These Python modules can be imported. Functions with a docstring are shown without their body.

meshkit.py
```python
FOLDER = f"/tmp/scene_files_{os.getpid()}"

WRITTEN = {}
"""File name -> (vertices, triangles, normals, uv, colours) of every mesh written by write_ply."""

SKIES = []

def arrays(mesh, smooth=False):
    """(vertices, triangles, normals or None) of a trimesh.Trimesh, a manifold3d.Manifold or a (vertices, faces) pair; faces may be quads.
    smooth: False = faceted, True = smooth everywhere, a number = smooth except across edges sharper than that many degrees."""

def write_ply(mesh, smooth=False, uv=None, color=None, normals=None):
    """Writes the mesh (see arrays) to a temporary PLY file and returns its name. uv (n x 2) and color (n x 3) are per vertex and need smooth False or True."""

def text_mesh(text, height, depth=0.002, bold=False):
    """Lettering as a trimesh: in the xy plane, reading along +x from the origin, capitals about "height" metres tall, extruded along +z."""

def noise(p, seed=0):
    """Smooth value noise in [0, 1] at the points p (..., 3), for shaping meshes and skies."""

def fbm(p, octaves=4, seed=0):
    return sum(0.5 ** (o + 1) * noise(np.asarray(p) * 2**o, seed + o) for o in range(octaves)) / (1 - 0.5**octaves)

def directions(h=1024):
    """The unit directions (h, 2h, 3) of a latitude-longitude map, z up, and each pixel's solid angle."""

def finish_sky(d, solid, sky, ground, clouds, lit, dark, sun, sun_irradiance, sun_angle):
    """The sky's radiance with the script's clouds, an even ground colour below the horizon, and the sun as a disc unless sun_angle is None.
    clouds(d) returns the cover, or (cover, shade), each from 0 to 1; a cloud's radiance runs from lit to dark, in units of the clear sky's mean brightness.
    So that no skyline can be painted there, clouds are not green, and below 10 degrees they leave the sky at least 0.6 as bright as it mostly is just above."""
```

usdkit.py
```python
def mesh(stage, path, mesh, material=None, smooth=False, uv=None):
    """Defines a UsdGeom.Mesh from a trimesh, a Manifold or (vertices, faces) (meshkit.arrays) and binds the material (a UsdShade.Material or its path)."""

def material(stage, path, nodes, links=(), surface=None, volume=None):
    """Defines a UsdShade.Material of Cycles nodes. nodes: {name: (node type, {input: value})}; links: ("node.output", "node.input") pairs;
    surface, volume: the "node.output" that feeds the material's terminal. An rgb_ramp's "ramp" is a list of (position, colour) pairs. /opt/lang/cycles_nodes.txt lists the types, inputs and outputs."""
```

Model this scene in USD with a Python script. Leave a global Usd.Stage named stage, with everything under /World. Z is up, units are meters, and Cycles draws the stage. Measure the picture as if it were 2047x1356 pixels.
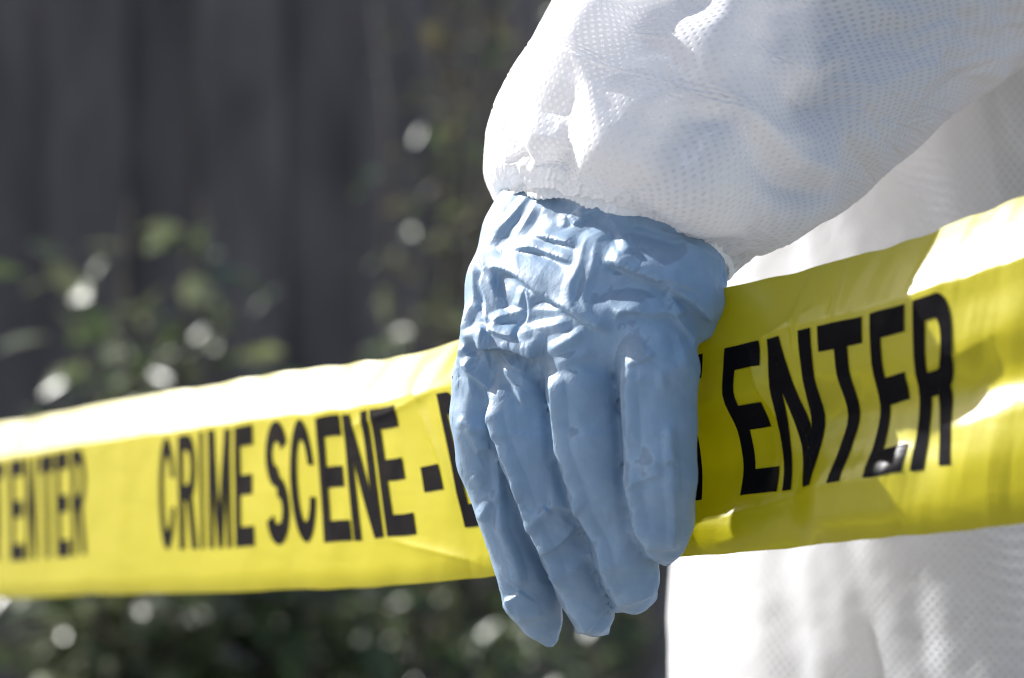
import math, random
import numpy as np, trimesh, manifold3d as m3, usdkit, meshkit
from scipy.interpolate import PchipInterpolator, LinearNDInterpolator, RegularGridInterpolator
from scipy.ndimage import gaussian_filter, map_coordinates
from scipy.spatial import cKDTree
from shapely.geometry import Polygon, LineString, box as sbox
from shapely.ops import unary_union
from shapely import affinity
from pxr import Usd, UsdGeom, UsdLux, UsdShade, Gf, Sdf, Vt

rng = np.random.default_rng(7)
random.seed(7)
stage = Usd.Stage.CreateInMemory()
UsdGeom.SetStageUpAxis(stage, 'Z'); UsdGeom.SetStageMetersPerUnit(stage, 1.0)
world = UsdGeom.Xform.Define(stage, '/World'); stage.SetDefaultPrim(world.GetPrim())
UsdGeom.Scope.Define(stage, '/World/Looks')

# ------------------------------------------------------------------ camera, sky, sun, exposure
ZC, FOC, APW = 0.90, 85.0, 36.0
cam = UsdGeom.Camera.Define(stage, '/World/camera')
cam.AddTranslateOp().Set(Gf.Vec3d(0, 0, ZC)); cam.AddRotateXOp().Set(90.0)
cam.CreateFocalLengthAttr(FOC); cam.CreateHorizontalApertureAttr(APW)
cam.CreateFStopAttr(6.5); cam.CreateFocusDistanceAttr(0.865)
cam.CreateExposureAttr(1.55)
SUN = np.array([-0.71, 0.455, 0.545]); SUN /= np.linalg.norm(SUN)
SKY_STRENGTH, SUN_INT = 0.066, 1.22
dome = UsdLux.DomeLight.Define(stage, '/World/sky')
sky_m = usdkit.material(stage, '/World/Looks/sky', {
    't': ('sky_texture', {'sky_type': 'single_scattering', 'sun_disc': False, 'sun_elevation': math.asin(SUN[2]),
                          'sun_rotation': math.atan2(SUN[0], SUN[1]), 'altitude': 100.0, 'aerosol_density': 2.2, 'air_density': 0.9, 'ozone_density': 0.9}),
    'b': ('background_shader', {'strength': SKY_STRENGTH})}, [('t.color', 'b.color')], surface='b.background')
UsdShade.MaterialBindingAPI.Apply(dome.GetPrim()).Bind(sky_m)
dome.GetPrim().SetCustomDataByKey('kind', 'structure')
sun = UsdLux.DistantLight.Define(stage, '/World/sun')
sun.CreateIntensityAttr(SUN_INT); sun.CreateAngleAttr(0.53); sun.CreateColorAttr(Gf.Vec3f(1.0, 0.985, 0.965))
sun.GetPrim().CreateAttribute('inputs:normalize', Sdf.ValueTypeNames.Bool).Set(True)
sun.AddRotateZOp().Set(math.degrees(math.atan2(SUN[0], -SUN[1])))
sun.AddRotateXOp().Set(math.degrees(math.acos(SUN[2])))

# ------------------------------------------------------------------ helpers
PX = APW / FOC / 2047.0                      # metres per photo pixel at one metre
def at(px, py, d):
    px, py, d = np.broadcast_arrays(np.asarray(px, float), np.asarray(py, float), np.asarray(d, float))
    return np.stack([(px - 1023.5) * PX * d, d, ZC - (py - 678.0) * PX * d], -1)
def to_px(v):
    v = np.asarray(v); return 1023.5 + v[..., 0] / v[..., 1] / PX, 678.0 + (ZC - v[..., 2]) / v[..., 1] / PX
used = {}
def path_for(parent, name):
    base = f'{parent}/{name}'; k = used.get(base, 0); used[base] = k + 1
    return base if k == 0 else f'{base}_{k:03d}'
def tag(prim, label=None, category=None, group=None, kind=None):
    for k, v in (('label', label), ('category', category), ('group', group), ('kind', kind)):
        if v: prim.SetCustomDataByKey(k, v)
    return prim
def obj(name, mesh, mat, parent='/World', smooth=False, uv=None):
    p = path_for(str(parent), name)
    usdkit.mesh(stage, p, mesh, mat, smooth, uv); return p
def thing(name, label, category, group=None, loc=(0, 0, 0)):
    p = path_for('/World', name); x = UsdGeom.Xform.Define(stage, p); x.AddTranslateOp().Set(Gf.Vec3d(*map(float, loc)))
    tag(x.GetPrim(), label, category, group); return p
def prim(p): return stage.GetPrimAtPath(p)
def normals(v, f):
    n = np.zeros_like(v); c = np.cross(v[f[:, 1]] - v[f[:, 0]], v[f[:, 2]] - v[f[:, 0]])
    for k in range(3): np.add.at(n, f[:, k], c)
    return n / np.maximum(np.linalg.norm(n, axis=1, keepdims=True), 1e-20)
def grid_faces(nr, nc, wrap=False):
    i, j = np.meshgrid(np.arange(nr - 1), np.arange(nc if wrap else nc - 1), indexing='ij')
    k = (j + 1) % nc
    a, b, c, d = i * nc + j, i * nc + k, (i + 1) * nc + k, (i + 1) * nc + j
    return np.concatenate([np.stack([a, b, c], -1).reshape(-1, 3), np.stack([a, c, d], -1).reshape(-1, 3)])
def mat(name, nodes, links, surface, volume=None):
    return usdkit.material(stage, '/World/Looks/' + name, nodes, links, surface, volume)

# ------------------------------------------------------------------ materials
def simple(name, c0, c1, scale, rough, stretch=(1, 1, 1), bump=0.3, dist=0.002, extra={}):
    return mat(name, {
        'g': ('texture_coordinate', {}), 'mp': ('mapping', {'scale': stretch}),
        'n': ('noise_texture', {'scale': scale, 'detail': 6.0, 'roughness': 0.6}),
        'r': ('rgb_ramp', {'ramp': [(0.3, c0), (0.7, c1)]}),
        'b': ('bump', {'strength': bump, 'distance': dist}),
        'p': ('principled_bsdf', {'roughness': rough, **extra})},
        [('g.object', 'mp.vector'), ('mp.vector', 'n.vector'), ('n.fac', 'r.fac'), ('r.color', 'p.base_color'), ('n.fac', 'b.height'), ('b.normal', 'p.normal')], 'p.BSDF')
BOARD = [simple(f'fence_stain_{k}', c0, c1, 6.0, 0.75, (3, 3, 0.6), 0.5, 0.003) for k, (c0, c1) in enumerate([
    ((.060, .049, .047), (.165, .138, .132)), ((.042, .034, .032), (.125, .103, .098)), ((.070, .058, .056), (.180, .154, .148)), ((.038, .031, .029), (.105, .086, .081))])]
SOIL = simple('soil', (.10, .092, .085), (.19, .178, .165), 9.0, 0.95, bump=0.8, dist=0.02)
BARK = simple('bark', (.05, .04, .03), (.10, .085, .065), 30.0, 0.9)
SKIN = simple('skin', (.60, .53, .50), (.66, .59, .55), 40.0, 0.5)
RUBBER = simple('boot_rubber', (.04, .04, .045), (.06, .06, .065), 30.0, 0.5)

def leaf_mat(name, c0, c1, rough):
    return mat(name, {
        'o': ('geometry', {}), 'n': ('noise_texture', {'scale': 14.0, 'detail': 2.0}),
        'r': ('rgb_ramp', {'ramp': [(0.3, c0), (0.7, c1)]}),
        'p': ('principled_bsdf', {'roughness': rough, 'ior': 1.5}),
        't': ('translucent_bsdf', {}), 'm': ('mix_closure', {'fac': 0.30})},
        [('o.position', 'n.vector'), ('n.fac', 'r.fac'), ('r.color', 'p.base_color'), ('r.color', 't.color'), ('p.BSDF', 'm.closure1'), ('t.BSDF', 'm.closure2')], 'm.closure')
LEAF = [leaf_mat('leaf_dark', (.05, .075, .032), (.09, .125, .05), 0.42), leaf_mat('leaf_mid', (.085, .10, .060), (.14, .16, .09), 0.40),
        leaf_mat('leaf_bright', (.14, .165, .07), (.21, .235, .11), 0.40), leaf_mat('leaf_olive', (.08, .075, .04), (.14, .125, .065), 0.35)]

def fabric(name, pu, pv, dot_dark, through, base=(.86, .86, .86)):
    """White spunbonded cloth: a staggered lattice of pressed, thinner and glossier points."""
    N = {'uv': ('texture_coordinate', {}), 's': ('separate_xyz', {}),
         'u': ('math', {'math_type': 'multiply', 'value2': 2 * math.pi / pu}), 'v': ('math', {'math_type': 'multiply', 'value2': 2 * math.pi / pv}),
         'cu': ('math', {'math_type': 'cosine'}), 'cv': ('math', {'math_type': 'cosine'}), 'k': ('math', {'math_type': 'multiply'}),
         'dot': ('map_range', {'range_type': 'smoothstep', 'from_min': 0.30, 'from_max': 0.62, 'clamp': True}),
         'fib': ('noise_texture', {'scale': 900.0, 'detail': 4.0, 'roughness': 0.7}),
         'cl': ('noise_texture', {'scale': 150.0, 'detail': 3.0}),
         'fm': ('math', {'math_type': 'multiply', 'value2': 0.35}), 'cm': ('math', {'math_type': 'multiply', 'value2': 0.4}),
         'h0': ('math', {'math_type': 'add'}), 'h': ('math', {'math_type': 'subtract'}),
         'b': ('bump', {'strength': 0.55, 'distance': 0.00035}),
         'col': ('mix', {'color1': base, 'color2': dot_dark}),
         'ro': ('map_range', {'to_min': 0.75, 'to_max': 0.28}),
         'p': ('principled_bsdf', {'ior': 1.45}), 't': ('translucent_bsdf', {'color': (.85, .85, .86)}),
         'tr': ('transparent_bsdf', {'color': (.9, .9, .92)}),
         'tf': ('map_range', {'to_min': 0.40, 'to_max': 0.55}), 'xf': ('map_range', {'to_min': 0.0, 'to_max': through}),
         'm': ('mix_closure', {}), 'm2': ('mix_closure', {})}
    L = [('uv.UV', 's.vector'), ('s.x', 'u.value1'), ('s.y', 'v.value1'), ('u.value', 'cu.value1'), ('v.value', 'cv.value1'),
         ('cu.value', 'k.value1'), ('cv.value', 'k.value2'), ('k.value', 'dot.value'), ('uv.UV', 'fib.vector'), ('uv.UV', 'cl.vector'),
         ('fib.fac', 'fm.value1'), ('cl.fac', 'cm.value1'), ('fm.value', 'h0.value1'), ('cm.value', 'h0.value2'), ('h0.value', 'h.value1'), ('dot.result', 'h.value2'),
         ('h.value', 'b.height'), ('b.normal', 'p.normal'), ('dot.result', 'col.fac'), ('col.color', 'p.base_color'), ('dot.result', 'ro.value'), ('ro.result', 'p.roughness'),
         ('dot.result', 'tf.value'), ('tf.result', 'm.fac'), ('p.BSDF', 'm.closure1'), ('t.BSDF', 'm.closure2'),
         ('dot.result', 'xf.value'), ('xf.result', 'm2.fac'), ('m.closure', 'm2.closure1'), ('tr.BSDF', 'm2.closure2')]
    return mat(name, N, L, 'm2.closure')
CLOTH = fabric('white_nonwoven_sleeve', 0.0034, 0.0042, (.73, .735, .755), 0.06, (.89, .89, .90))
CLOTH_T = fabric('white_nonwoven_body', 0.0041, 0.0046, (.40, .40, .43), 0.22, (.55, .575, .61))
ELASTIC = simple('cuff_elastic', (.74, .74, .74), (.84, .84, .84), 600.0, 0.8, bump=0.6, dist=0.0004)

GLOVE = mat('blue_nitrile', {
    'g': ('texture_coordinate', {}), 'n': ('noise_texture', {'scale': 1300.0, 'detail': 3.0, 'roughness': 0.7}),
    'n2': ('noise_texture', {'scale': 90.0, 'detail': 5.0, 'roughness': 0.6}), 'ad': ('math', {'math_type': 'multiply_add', 'value2': 1.5}),
    'sp': ('separate_xyz', {}), 'r': ('rgb_ramp', {'ramp': [(0.3, (.185, .280, .395)), (0.7, (.225, .325, .445))]}),
    'b': ('bump', {'strength': 0.4, 'distance': 0.0003}),
    'p': ('principled_bsdf', {'roughness': 0.44, 'ior': 1.45, 'diffuse_roughness': 0.3})},
    [('g.object', 'n.vector'), ('g.object', 'n2.vector'), ('n2.fac', 'ad.value1'), ('n.fac', 'ad.value3'), ('n2.fac', 'r.fac'), ('r.color', 'p.base_color'),
     ('ad.value', 'b.height'), ('b.normal', 'p.normal')], 'p.BSDF')
TAPE = mat('yellow_film', {
    'g': ('texture_coordinate', {}), 'mp': ('mapping', {'scale': (10, 10, 34)}), 'n': ('noise_texture', {'scale': 3.0, 'detail': 3.0}),
    'b': ('bump', {'strength': 0.25, 'distance': 0.002}),
    'p': ('principled_bsdf', {'base_color': (.52, .475, .003), 'roughness': 0.37, 'ior': 1.5, 'coat_weight': 1.0, 'coat_roughness': 0.28}),
    't': ('translucent_bsdf', {'color': (.80, .735, .003)}), 'm': ('mix_closure', {'fac': 0.52})},
    [('g.object', 'mp.vector'), ('mp.vector', 'n.vector'), ('n.fac', 'b.height'), ('b.normal', 'p.normal'), ('p.BSDF', 'm.closure1'), ('t.BSDF', 'm.closure2')], 'm.closure')
INK = mat('black_ink', {
    'g': ('texture_coordinate', {}), 'mp': ('mapping', {'scale': (10, 10, 34)}), 'n': ('noise_texture', {'scale': 3.0, 'detail': 3.0}),
    'b': ('bump', {'strength': 0.25, 'distance': 0.002}),
    'p': ('principled_bsdf', {'base_color': (.007, .0065, .008), 'roughness': 0.30, 'ior': 1.09})},
    [('g.object', 'mp.vector'), ('mp.vector', 'n.vector'), ('n.fac', 'b.height'), ('b.normal', 'p.normal')], 'p.BSDF')

# ------------------------------------------------------------------ ground
gx, gy = np.meshgrid(np.linspace(-60, 60, 121), np.linspace(-60, 60, 121), indexing='ij')
gz = 0.05 * (meshkit.fbm(np.stack([gx * .4, gy * .4, gx * 0], -1), 3, 1) - .5) - 0.02
obj_p = obj('ground', (np.stack([gx, gy, gz], -1).reshape(-1, 3), grid_faces(121, 121)[:, ::-1]), SOIL, smooth=True)
tag(prim(obj_p), kind='structure')

# ------------------------------------------------------------------ fence of dark upright boards
FY = 4.0
fence = thing('board_fence', 'dark stained wooden fence of upright boards behind the shrubs, out of focus', 'fence')
def bevel_box(x0, x1, y0, y1, z0, z1, c=0.004):
    pts = [(x, y, z) for x in (x0, x1) for y in (y0, y1) for z in (z0, z1)]
    b = m3.Manifold.batch_hull([m3.Manifold.cube([x1 - x0 - (2 * c if k != 0 else 0), y1 - y0 - (2 * c if k != 1 else 0), z1 - z0 - (2 * c if k != 2 else 0)], True) for k in range(3)])
    return b.translate([(x0 + x1) / 2, (y0 + y1) / 2, (z0 + z1) / 2])
x = -2.6; k = 0
while x < 2.6:
    w = 0.118 + 0.03 * random.random()
    dy = random.uniform(-.002, .002) + (.0 if k % 2 else .0225)
    obj('board', bevel_box(x, x + w, FY + dy, FY + dy + .02, 0.05, 1.66 + random.uniform(-.01, .01)), BOARD[random.choice([0, 0, 1, 1, 2, 3])], fence)
    x += w - random.uniform(.008, .016); k += 1
for z in (0.35, 0.85, 1.4):
    obj('rail', bevel_box(-2.6, 2.6, FY + .050, FY + .092, z, z + .09), BOARD[1], fence)
for xx in (-2.4, -0.6, 1.2, 2.5):
    obj('post', bevel_box(xx, xx + .09, FY + .096, FY + .186, 0.0, 1.58), BOARD[1], fence)

# ------------------------------------------------------------------ shrubs
def leaf_mesh(L, W, curl):
    t = np.array([0, .25, .55, .8, 1.0]); w = np.array([0.02, .36, .5, .3, 0.0]) * W
    z = -curl * L * t ** 2
    left = np.stack([-w, t * L, z + .25 * w], -1); mid = np.stack([0 * t, t * L, z], -1); right = np.stack([w, t * L, z + .25 * w], -1)
    v = np.concatenate([left, mid, right]); f = []
    for a in range(4):
        for o in (0, 5):
            f += [[o + a, o + 5 + a, o + 6 + a], [o + a, o + 6 + a, o + 1 + a]]
    return v, np.array(f)
def rand_rot(az, pitch, roll):
    ca, sa, cp, sp, cr, sr = math.cos(az), math.sin(az), math.cos(pitch), math.sin(pitch), math.cos(roll), math.sin(roll)
    return (np.array([[ca, -sa, 0], [sa, ca, 0], [0, 0, 1]]) @ np.array([[1, 0, 0], [0, cp, -sp], [0, sp, cp]]) @ np.array([[cr, 0, sr], [0, 1, 0], [-sr, 0, cr]]))
def tube(points, r0, r1, sides=6):
    p = np.asarray(points, float); n = len(p); t = np.gradient(p, axis=0); t /= np.linalg.norm(t, axis=1, keepdims=True) + 1e-9
    a = np.cross(t, [0.3, 1.0, 0.1]); a /= np.linalg.norm(a, axis=1, keepdims=True) + 1e-9; b = np.cross(t, a)
    ang = np.arange(sides) * 2 * np.pi / sides; r = np.linspace(r0, r1, n)[:, None, None]
    v = p[:, None] + r * (np.cos(ang)[None, :, None] * a[:, None] + np.sin(ang)[None, :, None] * b[:, None])
    return trimesh.Trimesh(v.reshape(-1, 3), grid_faces(n, sides, True), process=False)
def shrub(label, base, height, spread, n_stems, n_leaves, size, weights, lean=0.0, low=0.15, group=None, nfill=0, nfmat=0):
    s = thing('shrub', label, 'shrub', group, base)
    stems = []
    for k in range(n_stems):
        a = rng.uniform(0, 2 * np.pi); r = spread * rng.uniform(.2, 1.0); h = height * rng.uniform(.72, 1.0)
        tt = np.linspace(0, 1, 9)
        pts = np.stack([np.cos(a) * r * tt ** 1.3 + lean * tt, np.sin(a) * r * .7 * tt ** 1.3, h * tt], -1)
        pts[1:, :2] += rng.normal(0, .012, (8, 2)); stems.append(pts)
        obj('stem', tube(pts, .007, .002), BARK, s, smooth=True)
    def place():
        pts = stems[rng.integers(len(stems))]; q = rng.uniform(low, 1.0) ** .8 * 7.99; i = int(q); p = pts[i] + (pts[i + 1] - pts[i]) * (q - i)
        az = rng.uniform(0, 2 * np.pi); p = p + np.array([-math.sin(az), math.cos(az), 0]) * rng.uniform(0, .05)
        L = size * rng.uniform(.65, 1.25); v, f = leaf_mesh(L, L * rng.uniform(.42, .6), rng.uniform(-.05, .35))
        R = rand_rot(az, rng.normal(.15, .45), rng.normal(0, .45))
        return v @ R.T + p, f
    for k in range(n_leaves):
        v, f = place(); obj('leaf', (v, f), LEAF[rng.choice(4, p=weights)], s, smooth=True)
    if nfill:
        V, F, o = [], [], 0
        for k in range(nfill):
            v, f = place(); V.append(v); F.append(f + o); o += len(v)
        tag(prim(obj('foliage', (np.concatenate(V), np.concatenate(F)), LEAF[nfmat], s, smooth=True)), kind='stuff')
    return s
def gx_at(px, d): return (px - 1023.5) * PX * d
shrub('sparse glossy shrub rising highest above the left half of the tape', (gx_at(310, 2.7), 2.7, 0), 1.06, .12, 13, 290, .052, [.3, .45, .25, 0], low=.45, nfill=60, nfmat=0)
shrub('small bright green shrub at far left peeking just above the tape edge', (gx_at(175, 2.55), 2.55, 0), .86, .08, 8, 110, .042, [.2, .4, .4, 0], low=.5)
shrub('glossy low shrub under the left lettering with the brightest white glints', (gx_at(260, 2.5), 2.5, 0), .80, .16, 12, 240, .055, [.5, .35, .15, 0], low=.35, nfill=500, nfmat=1)
shrub('dense dark low shrub below the middle of the left tape run', (gx_at(560, 2.6), 2.6, 0), .75, .18, 12, 220, .048, [.72, .25, .03, 0], low=.35, nfill=320)
shrub('dark low shrub just left of the hanging fingertips, pale glint at its top', (gx_at(850, 2.7), 2.7, 0), .76, .18, 12, 200, .040, [.7, .25, .05, 0], low=.35, nfill=320)
shrub('shadowed low shrub directly behind the gloved fingertips', (gx_at(1180, 3.1), 2.9, 0), .62, .17, 10, 150, .038, [.85, .15, 0, 0], low=.35, nfill=150)
shrub('leafy shrub peeking over the tape just left of the glove', (gx_at(830, 2.8), 2.8, 0), .95, .09, 9, 150, .042, [.55, .35, .1, 0], low=.5)
shrub('tall dim olive shrub against the fence, just left of the white sleeve', (gx_at(890, 3.1), 3.1, 0), 1.5, .17, 14, 290, .034, [.5, .1, .0, .4], lean=.05, low=.3, nfill=120, nfmat=3)
shrub('tall dark shrub mostly hidden behind the white sleeve', (gx_at(1230, 3.4), 3.4, 0), 1.5, .2, 10, 160, .038, [.6, .1, 0, .3], low=.3)

# ------------------------------------------------------------------ barrier tape
kn = np.array([-1150, -600, 0, 330, 790, 900, 1360, 1490, 1880, 2047, 2700, 3300.])
hh = np.array([88, 134, 186, 215, 255, 264.5, 291.7, 300, 325, 335.7, 377, 416.])
DEP = PchipInterpolator(kn, 0.250 / (hh * 1e-3))
TOP = PchipInterpolator([-1150, -600, 0, 200, 400, 550, 650, 780, 900, 985, 1200, 1360, 1420, 1470, 1600, 1750, 1900, 2047, 2700, 3300],
                        [965, 905, 840, 800, 765, 740, 728, 710, 674, 662, 630, 600, 580, 567, 530, 485, 430, 372, 190, 75])
BOT = PchipInterpolator([-1150, -600, 0, 200, 400, 550, 650, 780, 900, 985, 1200, 1360, 1420, 1470, 1600, 1750, 1900, 2047, 2700, 3300],
                        [1137, 1165, 1197, 1189, 1185, 1178, 1175, 1165, 1152, 1141, 1126, 1112, 1108, 1104, 1092, 1077, 1063, 1048, 985, 935])
lean_t = PchipInterpolator([-600, 0, 330, 500, 600, 690, 760, 860, 930, 1000, 1300, 1400, 1490, 1600, 1700, 1800, 1900, 2100, 3300],
                           [0, 0, 4, 12, 26, 44, 66, 84, 110, 110, 30, 20, 15, 15, 0, 0, 10, 0, 0])
back_t = PchipInterpolator([-600, 0, 880, 940, 1200, 1420, 1600, 1750, 2047, 3300], [.0162, .0162, .0162, .009, .004, .005, .0118, .0126, .0126, .0126])
# relief of the film (mm, along its face) where it is pulled about beside the hand
rel_p = [-600, 860, 1090, 1270, 1380, 1440, 1500, 1570, 1660, 1760, 1860, 1960, 2150, 3300]
rel_v = [0, .12, .27, .40, .56, .68, .80, .90, 1.0]
rel = np.array([
    [0, 0, 0, 0, 0, 0, 0, 0, 0], [0, 0, 0, 0, 0, 0, 0, 0, 0], [8, 10, 12, 12, 11, 10, 9, 8, 7], [5, 7, 8, 9, 7, 6, 5, 4, 3],
    [0, 0, 1, 2, -2, -3, -2, 0, 0], [0, 0, 1, 3, -4, -6, -4, -1, 0], [0, 0, 1, 3, -5, -7, -4, -1, 0], [0, 1, 2, 1, -2, -3, -2, 0, 0],
    [0, 1, 1, 0, -6, -1, 5, 5, 2], [0, 1, 1, 0, -4, -1, 5, 5, 3], [0, 1, 1, 1, -2, 0, 3, 4, 3], [0, 1, 1, 2, -2, 3, 5, 4, 2], [0, 1, 1, 2, 0, 3, 4, 3, 1], [0, 0, 0, 0, 0, 0, 0, 0, 0]], float) * 1e-3
fp = np.linspace(-600, 3300, 1301); fv = np.linspace(0, 1, 101)
relf = PchipInterpolator(rel_p, PchipInterpolator(rel_v, rel, axis=1)(fv), axis=0)(fp)
P2, V2 = np.meshgrid(fp, fv, indexing='ij')
relf = relf + 0.0022 * (meshkit.fbm(np.stack([P2 / 260, V2 * 1.3, 0 * P2], -1), 3, 5) - .5) + 0.0007 * (meshkit.fbm(np.stack([P2 / 45 + V2 * 2, V2 * 2.2, 0 * P2], -1), 3, 9) - .5)
def crease(p0, v0, p1, v1, h, w):
    a, b = np.array([p0, v0 * 500.]), np.array([p1, v1 * 500.]); q = np.stack([P2, V2 * 500.], -1) - a; d = b - a
    t = np.clip((q @ d) / (d @ d), 0, 1); return h * 1e-3 * np.exp(-np.linalg.norm(q - t[..., None] * d, axis=-1) / w) * np.sin(np.pi * np.clip(t, .02, .98)) ** .5
for cr in [(1592, .02, 1600, .3, 1.2, 6), (1655, .0, 1668, .26, .9, 6), (1440, .30, 1640, .16, 1.0, 9), (1500, .22, 1560, .62, 1.2, 10), (1430, .86, 1700, .78, .9, 9), (1620, .45, 1600, .8, .8, 7),
           (700, .3, 900, .22, .8, 9), (850, .2, 905, .7, 1.4, 12), (640, .05, 660, .98, .5, 12), (250, .1, 235, .9, .5, 14), (760, .8, 930, .95, .8, 10), (1750, .5, 2000, .42, .8, 12), (820, .02, 860, .25, .9, 7)]:
    relf = relf + crease(*cr)
RELF = RegularGridInterpolator((fp, fv), relf, bounds_error=False, fill_value=None)
def tape_at(p, v, off=0.0):
    p = np.asarray(p, float); v = np.asarray(v, float)
    d = DEP(p); e = 2.0
    c0, c1 = at(p - e, 700, DEP(p - e)), at(p + e, 700, DEP(p + e))
    t = c1 - c0; t[..., 2] = 0; t /= np.linalg.norm(t, axis=-1, keepdims=True)
    n = np.stack([t[..., 1], -t[..., 0], 0 * t[..., 0]], -1)          # faces left and towards the viewer
    n = np.where(n[..., 1:2] > 0, -n, n)
    y = TOP(p) + (BOT(p) - TOP(p)) * v + 5.0 * (meshkit.noise(np.stack([p / 42.0, v * 1.5, 0 * p], -1), 17) - .5)
    pos = at(p, y, d)
    u = np.clip((.215 - v) / .215, 0, 1); roll = -back_t(p) * u ** 1.08
    w = np.clip((v - .9) / .1, 0, 1); roll = roll - .002 * w ** 2
    # the film hangs a little askew: slide along its run
    mpp = np.linalg.norm(at(p + e, 700, DEP(p + e)) - at(p - e, 700, DEP(p - e)), axis=-1) / (2 * e)
    sh = lean_t(p) * (np.clip(v, .2, .9) - .5) * mpp
    return pos + n * (roll + RELF(np.stack([p, v], -1)) + off)[..., None] + t * sh[..., None]
tp = np.concatenate([np.linspace(-1150, 850, 320), np.linspace(855, 2100, 520), np.linspace(2110, 3300, 120)]); tv = np.linspace(0, 1, 170)
A, B = np.meshgrid(tp, tv, indexing='ij')
front, back = tape_at(A, B, 0.0), tape_at(A, B, -0.00025)
nr, nc = A.shape
ff = grid_faces(nr, nc)
edge = np.concatenate([np.arange(nc), np.arange(1, nr) * nc + nc - 1, (nr - 1) * nc + np.arange(nc - 2, -1, -1), np.arange(nr - 2, 0, -1) * nc])
N0 = nr * nc
e2 = np.roll(edge, -1)
rim = np.concatenate([np.stack([edge, edge + N0, e2 + N0], -1), np.stack([edge, e2 + N0, e2], -1)])
tape = thing('barrier_tape', 'yellow plastic barrier tape with black lettering, gripped by the gloved hand', 'barrier tape')
fr_n = normals(front.reshape(-1, 3), ff)
if (fr_n[:, 1] > 0).mean() > .5: ff = ff[:, ::-1]
obj('film', (np.concatenate([front.reshape(-1, 3), back.reshape(-1, 3)]), np.concatenate([ff, ff[:, ::-1] + N0, rim])), TAPE, tape, smooth=40)

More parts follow.
